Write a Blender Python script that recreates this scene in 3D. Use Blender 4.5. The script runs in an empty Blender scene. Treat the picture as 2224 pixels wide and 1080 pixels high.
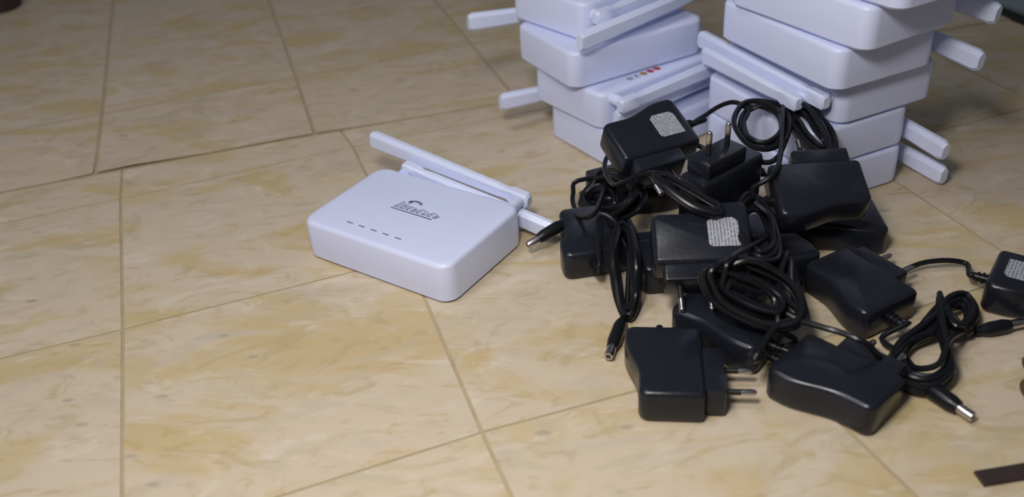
import bpy, bmesh, math, random
from mathutils import Vector, Matrix
S = bpy.context.scene
COL = S.collection

# ------------------------------------------------------------------ camera
F, PITCH, ROLL, CAMH = 2053.34, 0.990075, -0.0751857, 0.393192   # focal length in px of a 2224x1080 frame
CR = Matrix.Rotation(PITCH, 4, 'X') @ Matrix.Rotation(ROLL, 4, 'Z')
cd = bpy.data.cameras.new('camera'); cam = bpy.data.objects.new('camera', cd); COL.objects.link(cam)
cam.matrix_world = Matrix.Translation((0, 0, CAMH)) @ CR
cd.sensor_fit = 'HORIZONTAL'; cd.sensor_width = 36; cd.lens = F / 2224 * 36
cd.clip_start = .01; cd.clip_end = 50
cd.dof.use_dof = True; cd.dof.focus_distance = .66; cd.dof.aperture_fstop = 5.0
S.camera = cam

# ------------------------------------------------------------------ light
S.view_settings.view_transform = 'Standard'; S.view_settings.look = 'None'
S.view_settings.gamma = 1; S.view_settings.use_curve_mapping = False
S.view_settings.exposure = 0.0
wd = bpy.data.worlds.new('world'); S.world = wd; wd.use_nodes = True
wd.node_tree.nodes['Background'].inputs[0].default_value = (.80, .86, 1, 1)
wd.node_tree.nodes['Background'].inputs[1].default_value = .10

def lamp(name, loc, target, size, power, color, kind='AREA'):
    l = bpy.data.lights.new(name, kind); o = bpy.data.objects.new(name, l); COL.objects.link(o)
    l.energy = power; l.color = color
    if kind == 'AREA': l.shape = 'DISK'; l.size = size
    else: l.shadow_soft_size = size
    o.location = loc
    o.rotation_euler = (Vector(target) - Vector(loc)).to_track_quat('-Z', 'Y').to_euler()
    return o
lamp('ceiling_lamp', (-.38, .50, 1.28), (.1, .6, 0),   .26, 2.6, (.94, .95, .97), 'AREA')
lamp('room_lamp', (-.06, .20, .53), (-.01, .40, 0), .12, 2.25, (1, .95, .90), 'AREA')
lamp('side_fill_light', (-.74, -.10, .96), (.1, .6, .05), .6, 3.8, (.98, .92, 1), 'AREA')  # soft fill added to brighten front faces and streak the adapter edges

# ------------------------------------------------------------------ helpers
def U(px, py, z=0.0):
    """point on the horizontal plane z seen at a pixel of the photograph"""
    d = CR.to_3x3() @ Vector(((px - 1112) / F, -(py - 540) / F, -1))
    t = (z - CAMH) / d.z
    return Vector((0, 0, CAMH)) + d * t

def mesh_obj(name, bm, mat, parent=None, smooth=True):
    me = bpy.data.meshes.new(name); bm.normal_update(); bm.to_mesh(me); bm.free()
    me.materials.append(mat)
    if smooth:
        for p in me.polygons: p.use_smooth = True
        try: me.set_sharp_from_angle(angle=math.radians(38))
        except Exception: pass
    o = bpy.data.objects.new(name, me); COL.objects.link(o)
    if parent is not None: o.parent = parent
    return o

def thing(name, label, cat, mat4, group=None):
    o = bpy.data.objects.new(name, None); COL.objects.link(o); o.empty_display_size = .02
    o.matrix_world = mat4
    o['label'] = label; o['category'] = cat
    if group: o['group'] = group
    return o

def add_prism(bm, pts, z0, z1, bevel=0, seg=2, axis='Z', M=None):
    vb = [bm.verts.new((x, y, z0)) for x, y in pts]; vt = [bm.verts.new((x, y, z1)) for x, y in pts]
    fb = bm.faces.new(vb[::-1]); ft = bm.faces.new(vt); n = len(pts)
    fs = [fb, ft]
    for i in range(n):
        fs.append(bm.faces.new((vb[i], vb[(i+1) % n], vt[(i+1) % n], vt[i])))
    vs = set(vb + vt)
    if bevel:
        es = list(set(list(fb.edges) + list(ft.edges)))
        r = bmesh.ops.bevel(bm, geom=es, offset=bevel, segments=seg, profile=.5, affect='EDGES', clamp_overlap=True)
        vs = set(v for v in vs if v.is_valid) | set(r['verts'])
    if M is not None: bmesh.ops.transform(bm, matrix=M, verts=list(vs))
    return bm

def add_soft_prism(bm, pts, z0, z1, steps):
    """prism whose rims step inwards by (inset, depth) pairs, built ring by ring"""
    n = len(pts); P = [Vector(p) for p in pts]; nr = []
    for i in range(n):
        a = (P[i]-P[i-1]).normalized(); b = (P[(i+1) % n]-P[i]).normalized()
        na = Vector((-a.y, a.x)); nb = Vector((-b.y, b.x)); m = (na+nb).normalized(); nr.append(m/max(.5, m.dot(na)))
    prof = [(i, z0+d) for i, d in reversed(steps)] + [(i, z1-d) for i, d in steps]
    R = [[bm.verts.new((*(P[k]+nr[k]*i), z)) for k in range(n)] for i, z in prof]
    for a, b in zip(R, R[1:]):
        for k in range(n): bm.faces.new((a[k], a[(k+1) % n], b[(k+1) % n], b[k]))
    bm.faces.new(R[0][::-1]); bm.faces.new(R[-1])

def rrect(x0, x1, y0, y1, r, n=5):
    rs = r if isinstance(r, (tuple, list)) else (r,)*4
    out = []
    for (cx, cy, a0, rr) in ((x1, y1, 0, rs[0]), (x0, y1, 90, rs[1]), (x0, y0, 180, rs[2]), (x1, y0, 270, rs[3])):
        sx = -1 if cx == x1 else 1; sy = -1 if cy == y1 else 1
        for k in range(n+1):
            a = math.radians(a0 + 90*k/n)
            out.append((cx + sx*rr + rr*math.cos(a), cy + sy*rr + rr*math.sin(a)))
    return out

def add_box(bm, a, b, bevel=0, M=None, seg=1):
    return add_prism(bm, [(a[0], a[1]), (b[0], a[1]), (b[0], b[1]), (a[0], b[1])], a[2], b[2], bevel, seg, M=M)

def add_lathe(bm, prof, M, n=16):
    """prof: (z, r) list, along local z"""
    rings = [[bm.verts.new(M @ Vector((r*math.cos(2*math.pi*k/n), r*math.sin(2*math.pi*k/n), z))) for k in range(n)] for z, r in prof]
    for a, b in zip(rings, rings[1:]):
        for k in range(n): bm.faces.new((a[k], a[(k+1) % n], b[(k+1) % n], b[k]))
    bm.faces.new(rings[0][::-1]); bm.faces.new(rings[-1])

def axis_mat(p, d, up=Vector((0, 0, 1))):
    """matrix with local z along d at point p"""
    q = Vector(d).normalized().to_track_quat('Z', 'Y')
    return Matrix.Translation(p) @ q.to_matrix().to_4x4()

def catmull(P, step=.003):
    P = [Vector(p) for p in P]; out = []
    Q = [P[0]*2-P[1]] + P + [P[-1]*2-P[-2]]
    for i in range(1, len(Q)-2):
        p0, p1, p2, p3 = Q[i-1:i+3]; n = max(2, int((p2-p1).length/step))
        for k in range(n):
            t = k/n
            out.append(.5*((2*p1)+(p2-p0)*t+(2*p0-5*p1+4*p2-p3)*t*t+(3*p1-p0-3*p2+p3)*t**3))
    out.append(P[-1]); return out

def add_tube(bm, P, r, n=8, step=.003):
    P = catmull(P, step); nrm = None; prev = None; first = None
    for i, p in enumerate(P):
        t = (P[min(i+1, len(P)-1)] - P[max(i-1, 0)])
        if t.length < 1e-9: continue
        t.normalize()
        if nrm is None: nrm = t.orthogonal().normalized()
        nrm = (nrm - t*nrm.dot(t)).normalized(); b = t.cross(nrm)
        ring = [bm.verts.new(p + (nrm*math.cos(2*math.pi*k/n) + b*math.sin(2*math.pi*k/n))*r) for k in range(n)]
        if prev:
            for k in range(n): bm.faces.new((prev[k], prev[(k+1) % n], ring[(k+1) % n], ring[k]))
        else: first = ring
        prev = ring
    bm.faces.new(first[::-1]); bm.faces.new(prev)

# ------------------------------------------------------------------ materials
def mat(name, col, rough=.5, metal=0, spec=.5, noise=0, nscale=40, bump=0):
    m = bpy.data.materials.new(name); m.use_nodes = True; nt = m.node_tree
    b = nt.nodes['Principled BSDF']
    b.inputs['Base Color'].default_value = (*col, 1); b.inputs['Roughness'].default_value = rough
    b.inputs['Metallic'].default_value = metal
    b.inputs['Specular IOR Level'].default_value = spec
    if noise or bump:
        tc = nt.nodes.new('ShaderNodeTexCoord'); nz = nt.nodes.new('ShaderNodeTexNoise')
        nz.inputs['Scale'].default_value = nscale; nz.inputs['Detail'].default_value = 4
        nt.links.new(tc.outputs['Object'], nz.inputs['Vector'])
        if noise:
            mx = nt.nodes.new('ShaderNodeMix'); mx.data_type = 'RGBA'
            mx.inputs[6].default_value = (*[c*(1-noise) for c in col], 1); mx.inputs[7].default_value = (*[min(1, c*(1+noise)) for c in col], 1)
            nt.links.new(nz.outputs['Fac'], mx.inputs[0]); nt.links.new(mx.outputs[2], b.inputs['Base Color'])
        if bump:
            bp = nt.nodes.new('ShaderNodeBump'); bp.inputs['Strength'].default_value = bump; bp.inputs['Distance'].default_value = .0005
            nt.links.new(nz.outputs['Fac'], bp.inputs['Height']); nt.links.new(bp.outputs['Normal'], b.inputs['Normal'])
    return m

M_WHITE = mat('white_plastic', (.68, .735, .96), .38, noise=.02, nscale=30)
M_ANT = mat('white_antenna_plastic', (.70, .76, .97), .30, noise=.02, nscale=30)
M_BLACK = mat('black_plastic', (.0112, .0132, .0195), .27, spec=.40, noise=.15, nscale=300, bump=.15)
M_CORD = mat('black_cord', (.008, .0088, .011), .30, spec=.28, noise=.1, nscale=60)
M_SLEEVE = mat('pin_sleeve', (.012, .012, .013), .4)
M_METAL = mat('nickel', (.55, .52, .51), .25, 1, noise=.05, nscale=200)
M_PRINT = mat('grey_print', (.16, .18, .27), .6, noise=.1, nscale=200)
M_RED = mat('red_print', (.45, .05, .07), .6, noise=.1, nscale=200)
M_ORANGE = mat('orange_print', (.42, .24, .07), .6, noise=.1, nscale=200)
M_TIE = mat('white_tie', (.6, .6, .62), .5, noise=.05)
M_BROWN = mat('dark_brown_wood', (.035, .022, .020), .6, noise=.3, nscale=80, bump=.3)
M_SKIN = mat('brown_skin', (.10, .055, .035), .5, noise=.12, nscale=60, bump=.4)
M_SLAB = mat('blue_grey_slab', (.22, .27, .29), .6, noise=.12, nscale=12, bump=.3)
M_SUB = mat('dark_subfloor', (.018, .017, .016), .9, noise=.3, nscale=20)

def label_mat():
    m = bpy.data.materials.new('label_paper'); m.use_nodes = True; nt = m.node_tree; b = nt.nodes['Principled BSDF']
    b.inputs['Roughness'].default_value = .45
    tc = nt.nodes.new('ShaderNodeTexCoord'); sp = nt.nodes.new('ShaderNodeSeparateXYZ'); nt.links.new(tc.outputs['Object'], sp.inputs[0])
    def math_(op, a, bb=None):
        n = nt.nodes.new('ShaderNodeMath'); n.operation = op
        for i, v in enumerate((a, bb)):
            if v is None: continue
            if isinstance(v, (int, float)): n.inputs[i].default_value = v
            else: nt.links.new(v, n.inputs[i])
        return n.outputs[0]
    rows = math_('GREATER_THAN', math_('SINE', math_('MULTIPLY', sp.outputs[0], 2900.0)), .1)
    nz = nt.nodes.new('ShaderNodeTexNoise'); nz.inputs['Scale'].default_value = 520; nz.inputs['Detail'].default_value = 1
    nt.links.new(tc.outputs['Object'], nz.inputs['Vector'])
    f = math_('MULTIPLY', rows, math_('GREATER_THAN', nz.outputs['Fac'], .44))
    mx = nt.nodes.new('ShaderNodeMix'); mx.data_type = 'RGBA'
    mx.inputs[6].default_value = (.40, .41, .46, 1); mx.inputs[7].default_value = (.17, .18, .21, 1)
    nt.links.new(f, mx.inputs[0]); nt.links.new(mx.outputs[2], b.inputs['Base Color'])
    return m
M_LABEL = label_mat()

def vinyl_mat(name, base, ochre, grey, seed):
    m = bpy.data.materials.new(name); m.use_nodes = True; nt = m.node_tree; N = nt.nodes; L = nt.links
    b = N['Principled BSDF']; b.inputs['Roughness'].default_value = .5; b.inputs['Specular IOR Level'].default_value = .2
    tc = N.new('ShaderNodeTexCoord'); mp = N.new('ShaderNodeMapping')
    geo = N.new('ShaderNodeNewGeometry'); oi = N.new('ShaderNodeObjectInfo')
    mp.inputs['Rotation'].default_value = (0, 0, math.radians(-22)); mp.inputs['Scale'].default_value = (1, 2.1, 1)
    add = N.new('ShaderNodeVectorMath'); add.operation = 'ADD'
    sc = N.new('ShaderNodeVectorMath'); sc.operation = 'SCALE'; sc.inputs['Scale'].default_value = 7
    cx = N.new('ShaderNodeCombineXYZ'); L.new(oi.outputs['Random'], cx.inputs[0]); cx.inputs[2].default_value = seed
    L.new(cx.outputs[0], sc.inputs[0]); L.new(geo.outputs['Position'], add.inputs[0]); L.new(sc.outputs[0], add.inputs[1])
    L.new(add.outputs[0], mp.inputs['Vector'])
    def noise(scale, detail, dist, rough=.5):
        n = N.new('ShaderNodeTexNoise'); n.inputs['Scale'].default_value = scale; n.inputs['Detail'].default_value = detail
        n.inputs['Distortion'].default_value = dist; n.inputs['Roughness'].default_value = rough
        L.new(mp.outputs[0], n.inputs['Vector']); return n.outputs['Fac']
    def ramp(fac, a, c):
        r = N.new('ShaderNodeMapRange'); r.inputs[1].default_value = a; r.inputs[2].default_value = c; r.interpolation_type = 'SMOOTHSTEP'
        L.new(fac, r.inputs[0]); return r.outputs[0]
    def mix(f, c1, c2, amt=1):
        mu = N.new('ShaderNodeMath'); mu.operation = 'MULTIPLY'; mu.inputs[1].default_value = amt; L.new(f, mu.inputs[0])
        x = N.new('ShaderNodeMix'); x.data_type = 'RGBA'; L.new(mu.outputs[0], x.inputs[0])
        for i, c in ((6, c1), (7, c2)):
            if isinstance(c, tuple): x.inputs[i].default_value = (*c, 1)
            else: L.new(c, x.inputs[i])
        return x.outputs[2]
    c = mix(ramp(noise(7, 3, 1.6), .46, .66), base, ochre, .78)
    c = mix(ramp(noise(10, 4, 2.6), .50, .68), c, grey, .55)
    c = mix(ramp(noise(16, 5, 3.2, .6), .50, .70), c, tuple(v*.80 for v in ochre), .50)
    c = mix(ramp(noise(12, 5, 2.2, .65), .52, .72), c, (.70, .62, .51), .60)
    v = N.new('ShaderNodeTexVoronoi'); v.inputs['Scale'].default_value = 27; L.new(mp.outputs[0], v.inputs['Vector'])
    sp = N.new('ShaderNodeSeparateColor'); L.new(v.outputs['Color'], sp.inputs[0])
    g = N.new('ShaderNodeMath'); g.operation = 'GREATER_THAN'; g.inputs[1].default_value = .72; L.new(sp.outputs[0], g.inputs[0])
    rr = N.new('ShaderNodeMapRange'); rr.inputs[1].default_value = .17; rr.inputs[2].default_value = .07; rr.interpolation_type = 'SMOOTHSTEP'; L.new(v.outputs['Distance'], rr.inputs[0])
    mm = N.new('ShaderNodeMath'); mm.operation = 'MULTIPLY'; L.new(g.outputs[0], mm.inputs[0]); L.new(rr.outputs[0], mm.inputs[1])
    c = mix(mm.outputs[0], c, tuple(v_*.6 for v_ in grey), .5)
    L.new(c, b.inputs['Base Color'])
    bp = N.new('ShaderNodeBump'); bp.inputs['Strength'].default_value = .25; bp.inputs['Distance'].default_value = .0006
    L.new(noise(20, 3, .5), bp.inputs['Height']); L.new(bp.outputs['Normal'], b.inputs['Normal'])
    return m
M_TILE = vinyl_mat('marbled_vinyl', (.60, .505, .375), (.54, .415, .20), (.50, .44, .33), 0.0)
M_JOINT = mat('vinyl_joint', (.44, .36, .22), .6, noise=.2, nscale=60)

# ------------------------------------------------------------------ floor
G, OX, OY, T = 0.2994209, -0.3344484, 0.7264821, 0.20
def g2w(i, j): return Vector((OX + T*(i*math.cos(G)+j*math.sin(G)), OY + T*(i*math.sin(G)-j*math.cos(G)), 0))
OBS = {(0, 1): (267, 716), (0, 0): (262, 432), (1, 2): (1047, 940), (1, 1): (885, 561), (1, 0): (766, 319), (0, 2): (265, 1187),
       (2, 2): (1672, 772), (2, 1): (1390, 440), (3, 1): (1850, 332)}
EDGE = 4.66
SEAM = [(-9, -.62), (-.52, -.285), (-.01, -.268), (.48, -.247), (1.14, -.20), (1.82, -.14), (9, .5)]
def seam(gi):
    for (a, b), (c, d) in zip(SEAM, SEAM[1:]):
        if gi <= c: return b + (d-b)*(gi-a)/(c-a)
    return SEAM[-1][1]
def node_near(i, j):
    if (i, j) in OBS: return U(*OBS[(i, j)])
    return g2w(min(i, EDGE), j)
def node_far(i, j):          # j <= 0, row 0 is cut at the seam
    gi = i - .05 - .07*(j+3)/3
    gi = min(gi, EDGE)
    gj = -.98 + .95*(j+1)
    if j >= 0: gj = seam(gi)
    return g2w(gi, gj)
def tile_mesh(c, gapu, gapv, z_top, z_bot, lift=None, curve=0.0, n=6):
    """c: four corners (00,10,11,01) of one marbled square; edges bow slightly like the laid sheet"""
    bm = bmesh.new(); w = (c[1]-c[0]).length; h = (c[3]-c[0]).length
    eu = gapu/2/max(w, .01); ev = gapv/2/max(h, .01)
    grid = []
    for a in range(n+1):
        row = []
        for b in range(n+1):
            u = eu + (1-2*eu)*a/n; v = ev + (1-2*ev)*b/n
            p = c[0]*(1-u)*(1-v)+c[1]*u*(1-v)+c[2]*u*v+c[3]*(1-u)*v
            z = z_top + (lift(p) if lift else 0)
            row.append(bm.verts.new((p.x, p.y, z)))
        grid.append(row)
    for a in range(n):
        for b in range(n): bm.faces.new((grid[a][b], grid[a+1][b], grid[a+1][b+1], grid[a][b+1]))
    rim = [grid[a][0] for a in range(n)] + [grid[n][b] for b in range(n)] + [grid[a][n] for a in range(n, 0, -1)] + [grid[0][b] for b in range(n, 0, -1)]
    low = [bm.verts.new((v.co.x, v.co.y, v.co.z - (z_top - z_bot))) for v in rim]
    for k in range(len(rim)): bm.faces.new((rim[k], low[k], low[(k+1) % len(rim)], rim[(k+1) % len(rim)]))
    bmesh.ops.recalc_face_normals(bm, faces=bm.faces[:])
    return bm

bm = bmesh.new(); add_box(bm, (-2.2, -1.2, -.03), (3.2, 3.4, -.004))
floor = mesh_obj('floor', bm, M_SUB, smooth=False); floor['kind'] = 'structure'
floor['label'] = 'floor laid with beige marbled sheet vinyl printed in squares'

def sheet(corners_g, z0, z1, liftf=None):
    bm = bmesh.new()
    lo = [bm.verts.new((*g2w(a, b).xy, z0)) for a, b in corners_g]; hi = [bm.verts.new((*g2w(a, b).xy, z1)) for a, b in corners_g]
    bm.faces.new(lo); bm.faces.new(hi[::-1]); n = len(lo)
    for k in range(n): bm.faces.new((lo[k], hi[k], hi[(k+1) % n], lo[(k+1) % n]))
    bmesh.ops.recalc_face_normals(bm, faces=bm.faces[:]); return bm
near_s = mesh_obj('vinyl_sheet', sheet([(-4, -.9), (EDGE, -.35), (EDGE, 6), (-4, 6)], -.004, -.0005), M_JOINT, floor, False)
pts = [(-4, -8), (EDGE, -8)] + [(g, seam(g)) for g in (EDGE, 1.82, 1.14, .48, -.01, -.52, -4)]
far_s = mesh_obj('vinyl_sheet', sheet(pts, .0001, .0006), M_JOINT, floor, False)
for i in range(-4, 5):
    for j in range(-1, 6):
        c = [node_near(i, j+1), node_near(i+1, j+1), node_near(i+1, j), node_near(i, j)]
        if j == -1:
            for q, ii in ((2, i+1), (3, i)):
                gi = min(ii, EDGE); c[q] = g2w(gi, min(seam(gi)-.05, -.05))
            if c[3].y <= c[0].y+.005 and i > 3: continue
        t = mesh_obj('tile', tile_mesh(c, .0025, .0019, 0, -.0004), M_TILE, near_s, False)
def lift(p):     # the lapped edge of the far sheet curls up a little
    d = Vector((p.x-OX, p.y-OY)); gi = (d.x*math.cos(G)+d.y*math.sin(G))/T; gj = -(-d.x*math.sin(G)+d.y*math.cos(G))/T
    k = max(0, 1-(seam(gi)-gj)/.22)
    return k*k*(.0002 + .0028*math.exp(-((gi-.05)/.22)**2) + .0014*math.exp(-((gi-.75)/.35)**2))
for i in range(-4, 5):
    for j in range(-8, 0):
        c = [node_far(i, j+1), node_far(i+1, j+1), node_far(i+1, j), node_far(i, j)]
        if (c[1]-c[0]).length < .01: continue
        mesh_obj('tile', tile_mesh(c, .0034, .0042 if j < -1 else .0042, .0010, .0006, lift), M_TILE, far_s, False)

# raised blue-grey edging beyond the dark gap at the right end of the sheets
def strip(g0, g1, z0, z1, name, m):
    bm = bmesh.new(); P = [g2w(g0, -8), g2w(g1, -8), g2w(g1, 6), g2w(g0, 6)]
    add_prism(bm, [(p.x, p.y) for p in P][::-1], z0, z1, .003, 2); return mesh_obj(name, bm, m)
o = strip(EDGE+.13, EDGE+1.6, -.004, .004, 'trim_1', M_SLAB); o['kind'] = 'structure'; o['label'] = 'blue-grey slab beyond the dark gap at the floor covering edge'

# ------------------------------------------------------------------ routers
RW, RD, RH = .138, .095, .0325
def antenna_parts(root, sx, yoff, z0, z1, dx, L=.150, hxa=.057):
    """hinge at the back corner sx, blade folded to the other side; yoff behind the back face"""
    yb = RD/2
    hx = sx*hxa
    bm = bmesh.new()
    add_lathe(bm, [(0, .0048), (yoff+.002, .0048), (yoff+.004, .0035)], axis_mat(Vector((hx, yb-.001, z0)), (0, 1, 0)), 14)
    mesh_obj('antenna_hinge', bm, M_ANT, root)
    a = Vector((hx, yb+yoff, z0)); b = Vector((hx - sx*L, yb+yoff+dx, z1)); d = (b-a)
    x = d.normalized(); y = Vector((0, 1, 0)); y = (y - x*y.dot(x)).normalized(); z = x.cross(y)
    if z.z < 0: z = -z; y = -y
    M = Matrix.Translation(a) @ Matrix((x, y, z)).transposed().to_4x4()
    bm = bmesh.new()
    # octagonal blade, slightly wider towards the tip, with a knuckle at the hinge
    def ring(s, hw, hh, ch):
        return [bm.verts.new(M @ Vector((s, u, v))) for u, v in ((-hw, -hh+ch), (-hw+ch, -hh), (hw-ch, -hh), (hw, -hh+ch), (hw, hh-ch), (hw-ch, hh), (-hw+ch, hh), (-hw, hh-ch))]
    ln = d.length
    R = [ring(-.007, .0030, .0042, .0012), ring(-.005, .0042, .0060, .0014), ring(.009, .0042, .0060, .0014), ring(.013, .0034, .0050, .0016),
         ring(.022, .0040, .0060, .0024), ring(ln-.004, .0048, .0082, .0032), ring(ln, .0036, .0066, .0026)]
    for p, q in zip(R, R[1:]):
        for k in range(8): bm.faces.new((p[k], p[(k+1) % 8], q[(k+1) % 8], q[k]))
    bm.faces.new(R[0][::-1]); bm.faces.new(R[-1])
    bmesh.ops.recalc_face_normals(bm, faces=bm.faces[:])
    return mesh_obj('antenna', bm, M_ANT, root)

BODY_ME = None
def body_meshes():
    bm = bmesh.new()
    P = rrect(-RW/2, RW/2, -RD/2, RD/2, .011, 7)
    # walls lean in very slightly, soft rim, recessed foot
    def ring(k, z): 
        return [bm.verts.new((x*(1-k/(RW/2)), y*(1-k/(RD/2)), z)) for x, y in P]
    R = [ring(.003, 0), ring(.0014, .0006), ring(.0010, .0016), ring(0, .0022), ring(-.0002, .012), ring(0, RH-.0034), ring(.0003, RH-.0022), ring(.0012, RH-.0009), ring(.0026, RH-.0002), ring(.0045, RH)]
    n = len(P)
    for a, b in zip(R, R[1:]):
        for k in range(n): bm.faces.new((a[k], a[(k+1) % n], b[(k+1) % n], b[k]))
    bm.faces.new(R[0][::-1]); bm.faces.new(R[-1]); return bm

def marks_bm(kind):
    bm = bmesh.new(); z0, z1 = RH-.0002, RH+.00012
    if kind == 'logo':      # slanted lettering over a long underline
        def bar(x, y, w, h, sh=.35):
            add_prism(bm, [(x, y), (x+w, y), (x+w+sh*h, y+h), (x+sh*h, y+h)], z0, z1)
        x = -.0165
        bar(x-.0006, -.0046, .0300, .0010, 0)
        for k, (w, h, style) in enumerate(((.0034, .0072, 0), (.0036, .0060, 1), (.0030, .0044, 2), (.0032, .0044, 1), (.0032, .0048, 2), (.0034, .0044, 0), (.0034, .0046, 2), (.0030, .0040, 1))):
            bar(x, -.0024, .0007, h)
            bar(x+.0004, -.0024, w-.001, .0007)
            if style != 2: bar(x+w*.62, -.0024, .0007, h*.8)
            if style != 0: bar(x+.0012, -.0024+h*.45, w*.55, .0006)
            if style == 2: bar(x+.0022, -.0024+h-.0007, w*.6, .0006)
            x += w+.0007
    elif kind == 'emblem':
        out = [(.0046*math.cos(t*math.pi/10)-.0065, .0030*math.sin(t*math.pi/10)+.0058) for t in range(11)]
        inn = [(.0030*math.cos(t*math.pi/10)-.0068, .0012*math.sin(t*math.pi/10)+.0058) for t in range(10, -1, -1)]
        add_prism(bm, out+inn, z0, z1)
        add_prism(bm, [(-.0102+.0016*math.cos(a*math.pi/6), .0058+.0014*math.sin(a*math.pi/6)) for a in range(12)], z0, z1)
    elif kind == 'led':
        for q in range(4):
            add_box(bm, (-.0030+q*.0015, -.0006, z0), (-.0020+q*.0015, .0006, z1))
        add_box(bm, (-.0030, -.0006, z0), (.0026, -.0002, z1))
    return bm

ROUTER_BODY = None
def router(P, long_deg, back, z, label, group=None, ants=(), logo=True, side='left', W=None, center=None, tilt=0):
    """P: near bottom corner; long_deg: direction of the long side away from it; back: 'long+' / ..."""
    global ROUTER_BODY
    th = math.radians(long_deg); l = Vector((math.cos(th), math.sin(th)))
    if center is None:
        sh = th + (math.pi/2 if side == 'left' else -math.pi/2); s = Vector((math.cos(sh), math.sin(sh)))
        c = Vector(P[:2]) + l*RW/2 + s*RD/2
    else: c = Vector(center)
    rot = th + (math.pi if back else 0)
    M = Matrix.Translation((c.x, c.y, z)) @ Matrix.Rotation(rot, 4, 'Z')
    if W: M = M @ Matrix.Scale(W/RW, 4)
    r = thing('router', label, 'router', M, group)
    if ROUTER_BODY is None:
        b = mesh_obj('housing', body_meshes(), M_WHITE, r); ROUTER_BODY = b.data
    else:
        b = bpy.data.objects.new('housing', ROUTER_BODY); COL.objects.link(b); b.parent = r
    for a in ants: antenna_parts(r, *a)
    if logo:
        o = mesh_obj('printed_logo', marks_bm('logo'), M_PRINT, r, False); o['label'] = 'grey slanted lettering with underline'
        o2 = mesh_obj('printed_emblem', marks_bm('emblem'), M_PRINT, r, False)
        for q in (o, o2): q.location = (.004, .004, -.30*RH); q.scale = (1.3, 1.3, 1.3)
        for k in range(5):
            o = mesh_obj('indicator_mark', marks_bm('led'), M_PRINT, r, False); o.location = (-.031+k*.0115, -.0330, 0)
    return r

FLAT = [(1, .0075, .021, .024, .001), (-1, .019, .016, .012, .0)]
ONE = [(1, .0110, .022, .031, .020, .157)]
FLAT2 = [(-1, .0075, .016, .012, .001, .118), (1, .016, .027, .031, .002)]
hero = router(None, -36, False, 0, 'white router lying alone on the floor left of the black adapter pile',
              ants=[(1, .017, .026, .0425, .002), (-1, .0075, .030, .009, .003, .134, .045)], center=(-.0735, .6095))

# left stack (behind the pile, left)
gL = 'routers in the left stack'; gR = 'routers in the right stack'
left = [
 ((.0925, .705), 32, False, 'bottom white router of the left stack, partly behind a black adapter', ONE),
 ((.0830, .716), 34, True, 'second white router from the bottom of the left stack, red and orange print on top', FLAT2),
 ((.0608, .729), 27, False, 'third white router up the left stack, broad plain side facing the right stack', ONE),
 ((.0735, .752), 38, True, 'fourth white router up the left stack, crossed by antennas at the top frame edge', FLAT),
 ((.0700, .775), 30, False, 'topmost white router of the left stack, almost all above the photo edge', ONE)]
L = []
for k, (P, a, back, lab, ants) in enumerate(left):
    L.append(router(P, a, back, .0330*k+.0004, lab, gL, ants, logo=False, side='left'))
def colour_print(r, x0, y0, flip):
    s = -1 if flip else 1
    for k, (m, w, nm) in enumerate(((M_PRINT, .0045, 'n'), (M_PRINT, .0042, 'v'), (M_ORANGE, .0062, 'o'), (M_RED, .0062, 's'), (M_RED, .0062, 's'))):
        bm = bmesh.new(); z0, z1 = RH-.0002, RH+.00012
        x = x0 + s*k*.0078
        if nm == 'n':
            add_box(bm, (x-.0022, y0-.003, z0), (x-.0011, y0+.003, z1)); add_box(bm, (x+.0011, y0-.003, z0), (x+.0022, y0+.003, z1))
            add_prism(bm, [(x-.0022, y0+.003), (x+.0011, y0-.003), (x+.0022, y0-.003), (x-.0011, y0+.003)], z0, z1)
        elif nm == 'v':
            add_prism(bm, [(x-.0024, y0+.003), (x-.0006, y0-.003), (x+.0004, y0-.003), (x-.0012, y0+.003)], z0, z1)
            add_prism(bm, [(x+.0024, y0+.003), (x+.0012, y0+.003), (x-.0004, y0-.003), (x+.0006, y0-.003)], z0, z1)
        else:
            add_prism(bm, [(x+.0031*math.cos(a*math.pi/8), y0+.0036*math.sin(a*math.pi/8)) for a in range(16)], z0, z1)
        o = mesh_obj('printed_letter', bm, m, r, False)
        if m is not M_PRINT: o['label'] = 'orange printed letter' if m is M_ORANGE else 'red printed letter'
colour_print(L[1], .028, .037, True); colour_print(L[3], .018, .034, True)

# right stack (behind the pile, right)
right = [
 ((.228, .620), 112, True, 'bottom white router of the right stack, antenna lying low beside the floor seam', [(-1, .0150, .014, .0095, .006)]),
 ((.229, .620), 113, True, 'second white router from the bottom of the right stack, antenna sticking out at right', [(-1, .0085, .014, .002, .002, .156)]),
 ((.248, .627), 113.5, False, 'third white router up the right stack, two antennas across its face above the coiled cords', [(-1, .0085, .020, .020, .0), (-1, .019, .015, .015, .0, .112, .040)]),
 ((.237, .613), 113.5, True, 'fourth white router up the right stack, lowest plain face under an overhanging one', [(-1, .0085, .018, .006, .011)]),
 ((.250, .601), 118.7, True, 'fifth white router up the right stack, shading the plain face below it', [(-1, .0085, .018, .004, .016, .140)]),
 ((.262, .585), 117, True, 'sixth white router up the right stack, its rounded corner at the top photo edge', [(-1, .0085, .018, .020, .004, .140)]),
 ((.266, .596), 113, True, 'topmost white router of the right stack, above the photo edge', [(-1, .0085, .020, .022, .0)])]
for k, (P, a, back, lab, ants) in enumerate(right):
    router(P, a, back, .0335*k+.0004, lab, gR, ants, logo=False, side='right')

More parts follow.
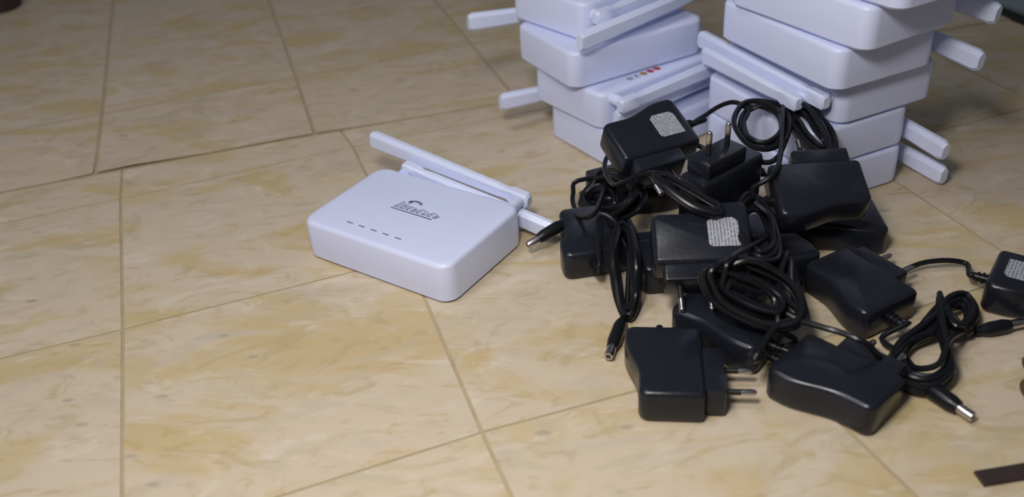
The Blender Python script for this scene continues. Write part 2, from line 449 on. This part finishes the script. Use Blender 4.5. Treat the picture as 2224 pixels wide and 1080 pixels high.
# ------------------------------------------------------------------ power adapters
AL, AT = .064, .0225
def prof_outer(x):
    t = min(1, max(0, (x-.012)/(.046-.012))); t = t*t*(3-2*t)
    return .0470 - .0085*t
def adapter_profile():
    pts = [(0.0035, 0), (AL-.0035, 0), (AL-.001, .001), (AL, .0035)]
    ye = prof_outer(AL); r = .006
    for k in range(6):
        a = math.radians(90*k/5); pts.append((AL-r+r*math.cos(a), ye-r+r*math.sin(a)))
    for k in range(1, 14):
        x = AL-r - (AL-2*r)*k/14; pts.append((x, prof_outer(x)))
    yt = prof_outer(0)
    for k in range(6):
        a = math.radians(90+90*k/5); pts.append((r+r*math.cos(a), yt-r+r*math.sin(a)))
    pts += [(0, .0035), (.001, .001)]
    return [(x-AL/2, y-.023) for x, y in pts]
ADME = {}
def adapter(ref, xdir, ydir, label, ref_local=(0, 0, 0), lab=False, pins=True, group='power adapters in the pile', relief=True):
    """xdir runs from the thick cord end to the thin end, ydir out of the curved side; the flat side with the pins is at -y"""
    x = Vector(xdir).normalized(); y = Vector(ydir); y = (y-x*y.dot(x)).normalized(); z = x.cross(y)
    R = Matrix((x, y, z)).transposed().to_4x4()
    M = Matrix.Translation(Vector(ref)) @ R @ Matrix.Translation(-Vector(ref_local))
    t = thing('power_adapter', label, 'power adapter', M, group)
    def part(name, key, build, m, sm=True, parent=None):
        if key in ADME:
            o = bpy.data.objects.new(name, ADME[key]); COL.objects.link(o)
        else:
            bm = bmesh.new(); build(bm); o = mesh_obj(name, bm, m, None, sm); ADME[key] = o.data
        o.parent = parent or t; return o
    part('housing', 'h', lambda b: add_soft_prism(b, adapter_profile(), -AT/2, AT/2, [(0, .0030), (.0006, .0017), (.0017, .0006), (.0030, 0)]), M_BLACK)
    part('plug_base', 'pb', lambda b: (add_prism(b, rrect(-.013, .026, -.0350, -.0225, .002, 3), -AT/2+.0015, AT/2-.0015, .0015, 2)), M_BLACK)
    if relief:
        Mr = axis_mat(Vector((-AL/2+.001, .002, 0)), (-1, 0, 0))
        part('strain_relief', 'sr', lambda b: add_lathe(b, [(0, .0042), (.002, .0042), (.0022, .0032), (.0036, .0032), (.0038, .004), (.0052, .004), (.0054, .003), (.0068, .003), (.007, .0036), (.0084, .0036), (.0086, .0028), (.0125, .0024)], Mr, 12), M_CORD)
    if pins:
        for s in (-1, 1):
            Mp = axis_mat(Vector((.0065+s*.0095, -.0345, 0)), (0, -1, 0))
            p = part('pin', 'pin%d' % s, lambda b: add_lathe(b, [(0, .0019), (.0095, .0019)], Mp, 12), M_SLEEVE)
            Mt = axis_mat(Vector((.0065+s*.0095, -.0440, 0)), (0, -1, 0))
            part('pin_tip', 'pt%d' % s, lambda b: add_lathe(b, [(0, .0020), (.0070, .0020), (.0084, .0016), (.0090, .0008)], Mt, 12), M_METAL, parent=p)
    if lab:
        o = part('rating_label', 'lab', lambda b: add_prism(b, [(-.024, -.012), (-.006, -.012), (-.004, -.010), (-.004, .007), (-.007, .010), (-.021, .010), (-.024, .007)], -AT/2-.00025, -AT/2+.0002), M_LABEL, False)
        o['label'] = 'pale grey rating label'
    return t, M
def cord(t, M, P, r=.0019, name='cord', step=.003):
    bm = bmesh.new(); add_tube(bm, P, r, 8, step); bmesh.ops.transform(bm, matrix=M.inverted(), verts=bm.verts[:])
    return mesh_obj(name, bm, M_CORD, t)
def barrel_plug(t, M, a, d, L=.024, r=.0046):
    """moulded plug: black grip starting at a, pointing along d, metal barrel at the end"""
    Mx = M.inverted() @ axis_mat(Vector(a), d); bm = bmesh.new()
    add_lathe(bm, [(-.008, .0022), (-.004, .0028), (-.003, .0034), (0, r*.92), (.003, r), (L*.75, r), (L*.86, r*.9), (L, r*.78)], Mx, 16)
    g = mesh_obj('cord_plug', bm, M_CORD, t)
    bm = bmesh.new(); add_lathe(bm, [(L-.001, .0031), (L+.0085, .0031), (L+.0095, .0028), (L+.0095, .0016), (L+.006, .0015)], Mx, 16)
    b = mesh_obj('plug_barrel', bm, M_METAL, g); b['label'] = 'metal barrel tip'
    return g
def relief_pt(M, d=.0125): return M @ Vector((-AL/2+.001-d, .002, 0))
def coil_path(loop, turns, rb, seed, squash=1.0, zmin=.002):
    """wind a cord several times round a closed loop of points"""
    rnd = random.Random(seed); n = len(loop); out = []
    c = sum((Vector(p) for p in loop), Vector())/n
    nrm = Vector()
    for k in range(n): nrm += (Vector(loop[k])-c).cross(Vector(loop[(k+1) % n])-c)
    nrm.normalize()
    for tn in range(turns):
        ph = rnd.uniform(0, 6.28); rr = rb*math.sqrt(rnd.uniform(.1, 1))
        for k in range(n):
            p = Vector(loop[k]); rad = (p-c); rad.normalize()
            ph += rnd.uniform(-.35, .35)
            q = p + rad*math.cos(ph)*rr + nrm*math.sin(ph)*rr*squash
            q.z = max(q.z, zmin); out.append(q)
    return out
def ip(*a): return [U(*q) for q in a]       # (px, py, z) list -> points

H = AT
# bottom left one, lies on its side, curved side to the left
def on_floor(pxa, pxb, za, curved, thick_first, z_base=.0002):
    a, b = U(*pxa, za), U(*pxb, za); d = (b-a) if thick_first else (a-b); d.z = 0; return a, b, d

def level(ctr, ang, outer_left, zb, label, **k):
    """adapter lying on its side at height zb; ang: direction thick->thin (deg); outer_left: curved side lies to the left of that direction"""
    th = math.radians(ang); x = Vector((math.cos(th), math.sin(th), 0)); y = Vector((-x.y, x.x, 0)) * (1 if outer_left else -1)
    return adapter((ctr[0], ctr[1], zb+AT/2+.0003), x, y, label, **k)

def level_edge(thick, thin, zb, outer_left, label, **k):
    a, b = U(*thick, zb+AT), U(*thin, zb+AT); d = b-a; sg = 1 if outer_left else -1
    th = math.degrees(math.atan2(d.y, d.x)) + sg*7.0
    y = Vector((math.cos(math.radians(th+90*sg)), math.sin(math.radians(th+90*sg)), 0))
    c = (a+b)/2 - y*.0198
    return level((c.x, c.y), th, outer_left, zb, label, **k)

A1, M1 = level_edge((1358, 706), (1385, 855), 0, False, 'black adapter lying nearest the camera, pins pointing right')
A2, M2 = level_edge((1672, 803), (1886, 890), 0, False, 'black adapter at the lower right of the pile, glossy wavy edge, flat on the floor')
A3, M3 = level_edge((1624, 752), (1470, 680), 0, True, 'black adapter under the centre coils, between the two nearest adapters')
A5, M5 = level_edge((1893, 692), (1735, 566), 0, True, 'black adapter at the right edge of the pile, pin tips poking out over the floor')
A4, M4 = level((.0560, .5850), 97, True, 0, 'black adapter at the left edge of the pile, bundled cord hanging over it', pins=False)
_x = Vector((.80, -.60, 0)); _c = U(2142, 602, .012) + _x*.034
A10, M10 = adapter((_c.x, _c.y, AT/2+.0004), _x, (-.60, -.80, 0), 'black adapter with pale label lying apart at the right photo edge', lab=True, group=None)
A6, M6 = adapter(U(1776, 426, .052), (1, -.03, 0), (-.02, -.92, -.34), 'black adapter tilted towards the camera at the back right, against the right stack')
A7, M7 = adapter(U(1404, 300, .070), (-.93, -.36, 0), (-.33, .86, .36), 'black adapter with pale label at the back left of the pile', lab=True)
A8, M8 = adapter(U(1520, 522, .046), (-.99, .08, 0), (.05, .90, .42), 'black adapter in the centre, pale label up, two pins pointing at the camera', lab=True)
A9, M9 = adapter(U(1564, 416, .054), (-.80, -.60, 0), (.10, .10, -.99), 'black adapter standing at the back middle of the pile, pins pointing up')
A11, M11 = level((.1830, .5570), 100, False, 0, 'black adapter buried low between the centre one and the right edge one')
A12, M12 = level((.1000, .6500), 200, True, 0, 'black adapter buried under the labelled one at the back left', pins=False)
A13, M13 = level((.2370, .5790), 176, True, 0, 'black adapter on the floor beneath the tilted one at the back right', relief=False)
A14, M14 = level((.1190, .5430), 183, True, 0, 'black adapter buried under the centre one', pins=False)

# cords
# coil on the left with its plug lying on the floor
lp = ip((1345, 500, .034), (1335, 560, .030), (1342, 620, .016), (1352, 668, .006), (1368, 680, .006), (1380, 640, .012), (1378, 580, .028), (1368, 510, .034))
c = coil_path(lp, 9, .0058, 3)
pl = U(1348, 705, .005); pd = U(1312, 800, .0045)-pl
cord(A4, M4, [relief_pt(M4, .008), relief_pt(M4, .016)+Vector((0, 0, .008))] + ip((1300, 470, .040)) + c + [pl-pd.normalized()*.018, pl-pd.normalized()*.007])
barrel_plug(A4, M4, pl, pd)
# upper left loops
lp = ip((1290, 400, .020), (1262, 430, .012), (1275, 462, .012), (1325, 470, .020), (1370, 455, .036), (1390, 420, .042), (1360, 390, .042), (1320, 385, .030))
c = coil_path(lp, 8, .0075, 8)
pl = U(1216, 490, .018); pd = U(1155, 528, .012)-pl
cord(A12, M12, [relief_pt(M12, .008), relief_pt(M12, .02)] + c + ip((1290, 465, .035)) + [pl-pd.normalized()*.014, pl-pd.normalized()*.007])
barrel_plug(A12, M12, pl, pd, L=.020)
lp = ip((1262, 420, .010), (1256, 446, .008), (1290, 462, .014), (1330, 440, .03), (1320, 410, .03))
cord(A12, M12, coil_path(lp, 1, .002, 5)+[Vector(lp[0])])
# top loops
lp = ip((1620, 235, .071), (1605, 270, .069), (1625, 310, .067), (1665, 320, .067), (1700, 295, .071), (1700, 250, .073), (1665, 228, .073))
c = coil_path(lp, 5, .0045, 12, squash=1)
cord(A9, M9, [relief_pt(M9, .008), relief_pt(M9, .016)] + ip((1490, 300, .060), (1540, 245, .062), (1590, 222, .072)) + c)
# dense bundle
lp = ip((1712, 236, .072), (1728, 272, .068), (1760, 312, .065), (1795, 338, .065), (1802, 318, .068), (1785, 280, .072), (1758, 248, .075), (1730, 230, .075))
c = coil_path(lp, 17, .0074, 21)
cord(A6, M6, [relief_pt(M6, .008), relief_pt(M6, .014)+Vector((0, .004, .008))] + ip((1690, 360, .072)) + c + ip((1690, 340, .068), (1640, 350, .066), (1560, 330, .064)))
# strands running over the middle
lp = ip((1440, 380, .078), (1480, 400, .076), (1530, 430, .072), (1562, 452, .068), (1550, 462, .066), (1500, 445, .070), (1450, 410, .076), (1425, 385, .078))
c = coil_path(lp, 3, .0040, 31)
cord(A7, M7, [relief_pt(M7, .008), relief_pt(M7, .018)] + ip((1330, 330, .05)) + ip((1330, 400, .05), (1390, 380, .07)) + c)
# loops above the centre front
lp = ip((1560, 600, .054), (1552, 628, .046), (1590, 662, .038), (1655, 690, .034), (1705, 690, .034), (1712, 655, .038), (1680, 618, .044), (1620, 590, .052))
c = coil_path(lp, 9, .0095, 41)
cord(A8, M8, [relief_pt(M8, .008)+Vector((0, 0, .0)), relief_pt(M8, .016)] + ip((1590, 560, .064)) + c + ip((1690, 560, .05), (1680, 480, .055), (1640, 440, .06)))
lp = ip((1700, 560, .046), (1680, 600, .042), (1690, 650, .036), (1720, 680, .033), (1745, 690, .032), (1735, 650, .034), (1720, 600, .040), (1715, 560, .046))
c = coil_path(lp, 5, .0050, 43)
cord(A3, M3, [relief_pt(M3, .008), relief_pt(M3, .014)+Vector((.004, .004, .006))] + ip((1690, 700, .034)) + c)
lp = ip((1640, 440, .050), (1600, 470, .050), (1610, 520, .050), (1650, 560, .050), (1680, 540, .050), (1670, 480, .050))
c = coil_path(lp, 5, .0055, 45)
cord(A11, M11, [relief_pt(M11, .008), relief_pt(M11, .016)] + c)
# right coil
lp = ip((2040, 655, .012), (2042, 700, .014), (2052, 750, .014), (2062, 800, .010), (2025, 835, .007), (1970, 825, .006), (1948, 785, .006), (1965, 750, .008), (2005, 725, .010), (2035, 700, .012), (2060, 662, .013), (2095, 655, .010), (2110, 690, .008), (2085, 722, .010), (2058, 700, .013))
c = coil_path(lp, 11, .0060, 51)
pl = U(2020, 846, .0055); pd = U(2100, 898, .005)-pl
cord(A2, M2, [relief_pt(M2, .008), relief_pt(M2, .013)] + ip((1640, 780, .030), (1700, 700, .036), (1800, 715, .034), (1880, 745, .033), (1935, 780, .014)) + c + ip((2050, 800, .012), (2010, 835, .007)) + [pl-pd.normalized()*.007])
barrel_plug(A2, M2, pl, pd, L=.019, r=.0053)
pl = U(2143, 716, .005); pd = U(2200, 705, .005)-pl
cord(A5, M5, [relief_pt(M5, .008), relief_pt(M5, .012)+Vector((.003, 0, .002))] + ip((1915, 735, .006), (1960, 770, .004), (1990, 800, .012), (2040, 790, .020), (2060, 740, .020), (2090, 722, .010), (2115, 716, .006)) + [pl-pd.normalized()*.007])
barrel_plug(A5, M5, pl, pd, L=.016)
cord(A10, M10, [relief_pt(M10, .008), relief_pt(M10, .013)] + ip((2100, 574, .006), (2060, 566, .008), (2010, 570, .008), (1975, 582, .005), (1940, 600, .0045)))

# ------------------------------------------------------------------ small things at the photo edges
P = ip((2133, 1030, 0), (2137, 1064, 0)) ; d = (U(2224, 1015)-U(2133, 1030)).normalized(); n_ = Vector((-d.y, d.x, 0))
a = U(2136, 1060); bm = bmesh.new()
q = [a, a+d*.12, a+d*.12+n_*.0098, a+n_*.0098]
add_prism(bm, [(p.x, p.y) for p in q], .0003, .0030, .0005, 1)
o = mesh_obj('wooden_strip', bm, M_BROWN); o['label'] = 'flat dark brown strip lying on the floor at the lower right photo corner'; o['category'] = 'strip'
# rounded dark foot of something standing at the far left corner
bm = bmesh.new(); fp = U(-6, 20)
add_lathe(bm, [(0.0015, .030), (.004, .033), (.030, .034), (.034, .030), (.036, .020), (.12, .018)], Matrix.Translation((fp.x, fp.y, 0)), 28)
o = mesh_obj('furniture_leg', bm, M_BROWN); o['label'] = 'dark brown rounded furniture leg at the top left photo corner'; o['category'] = 'furniture leg'

# hand resting on the floor just outside the right photo edge, one fingertip in view
def skin_mesh(chains):
    me = bpy.data.meshes.new('person'); vs = []; es = []; rs = []
    for ch in chains:
        base = len(vs); first = ch[0]
        start = 0
        if isinstance(first, int): prev = first; pts_ = ch[1:]
        else: prev = None; pts_ = ch
        for (p, r) in pts_:
            vs.append(p); rs.append(r)
            if prev is not None: es.append((prev, len(vs)-1))
            prev = len(vs)-1
    me.from_pydata([tuple(v) for v in vs], es, [])
    o = bpy.data.objects.new('person', me); COL.objects.link(o)
    m = o.modifiers.new('skin', 'SKIN'); m.use_smooth_shade = True
    for i, r in enumerate(rs): me.skin_vertices[0].data[i].radius = (r, r)
    me.skin_vertices[0].data[0].use_root = True
    s = o.modifiers.new('sub', 'SUBSURF'); s.levels = 2; s.render_levels = 2
    me.materials.append(M_SKIN)
    return o
tip = U(2206, 858, .009)
ax = (Vector((1, -.10, 0))).normalized(); ay = Vector((-ax.y, ax.x, 0))
def hp(u, v, z): return tip + ax*u + ay*v + Vector((0, 0, z-.009))
ch = [[(hp(.105, .000, .026), .024), (hp(.165, -.004, .034), .024), (hp(.235, -.008, .042), .029), (hp(.33, -.012, .055), .036)],
      [0, (hp(.078, .000, .032), .014), (hp(.045, .000, .030), .0092), (hp(.020, .000, .020), .0085), (hp(.002, .000, .010), .0072)],
      [0, (hp(.084, .021, .031), .013), (hp(.052, .021, .029), .0088), (hp(.028, .022, .019), .0082), (hp(.012, .022, .009), .0070)],
      [0, (hp(.082, -.019, .030), .013), (hp(.050, -.022, .028), .0088), (hp(.027, -.023, .018), .0082), (hp(.016, -.023, .009), .0070)],
      [0, (hp(.088, -.036, .026), .011), (hp(.064, -.041, .023), .0080), (hp(.045, -.043, .015), .0072), (hp(.032, -.043, .008), .0062)],
      [0, (hp(.108, .036, .020), .012), (hp(.085, .052, .014), .0098), (hp(.062, .058, .010), .0082)]]
o = skin_mesh(ch); o['label'] = 'hand of a person resting on the floor, brown fingertip entering at the right photo edge'; o['category'] = 'person'
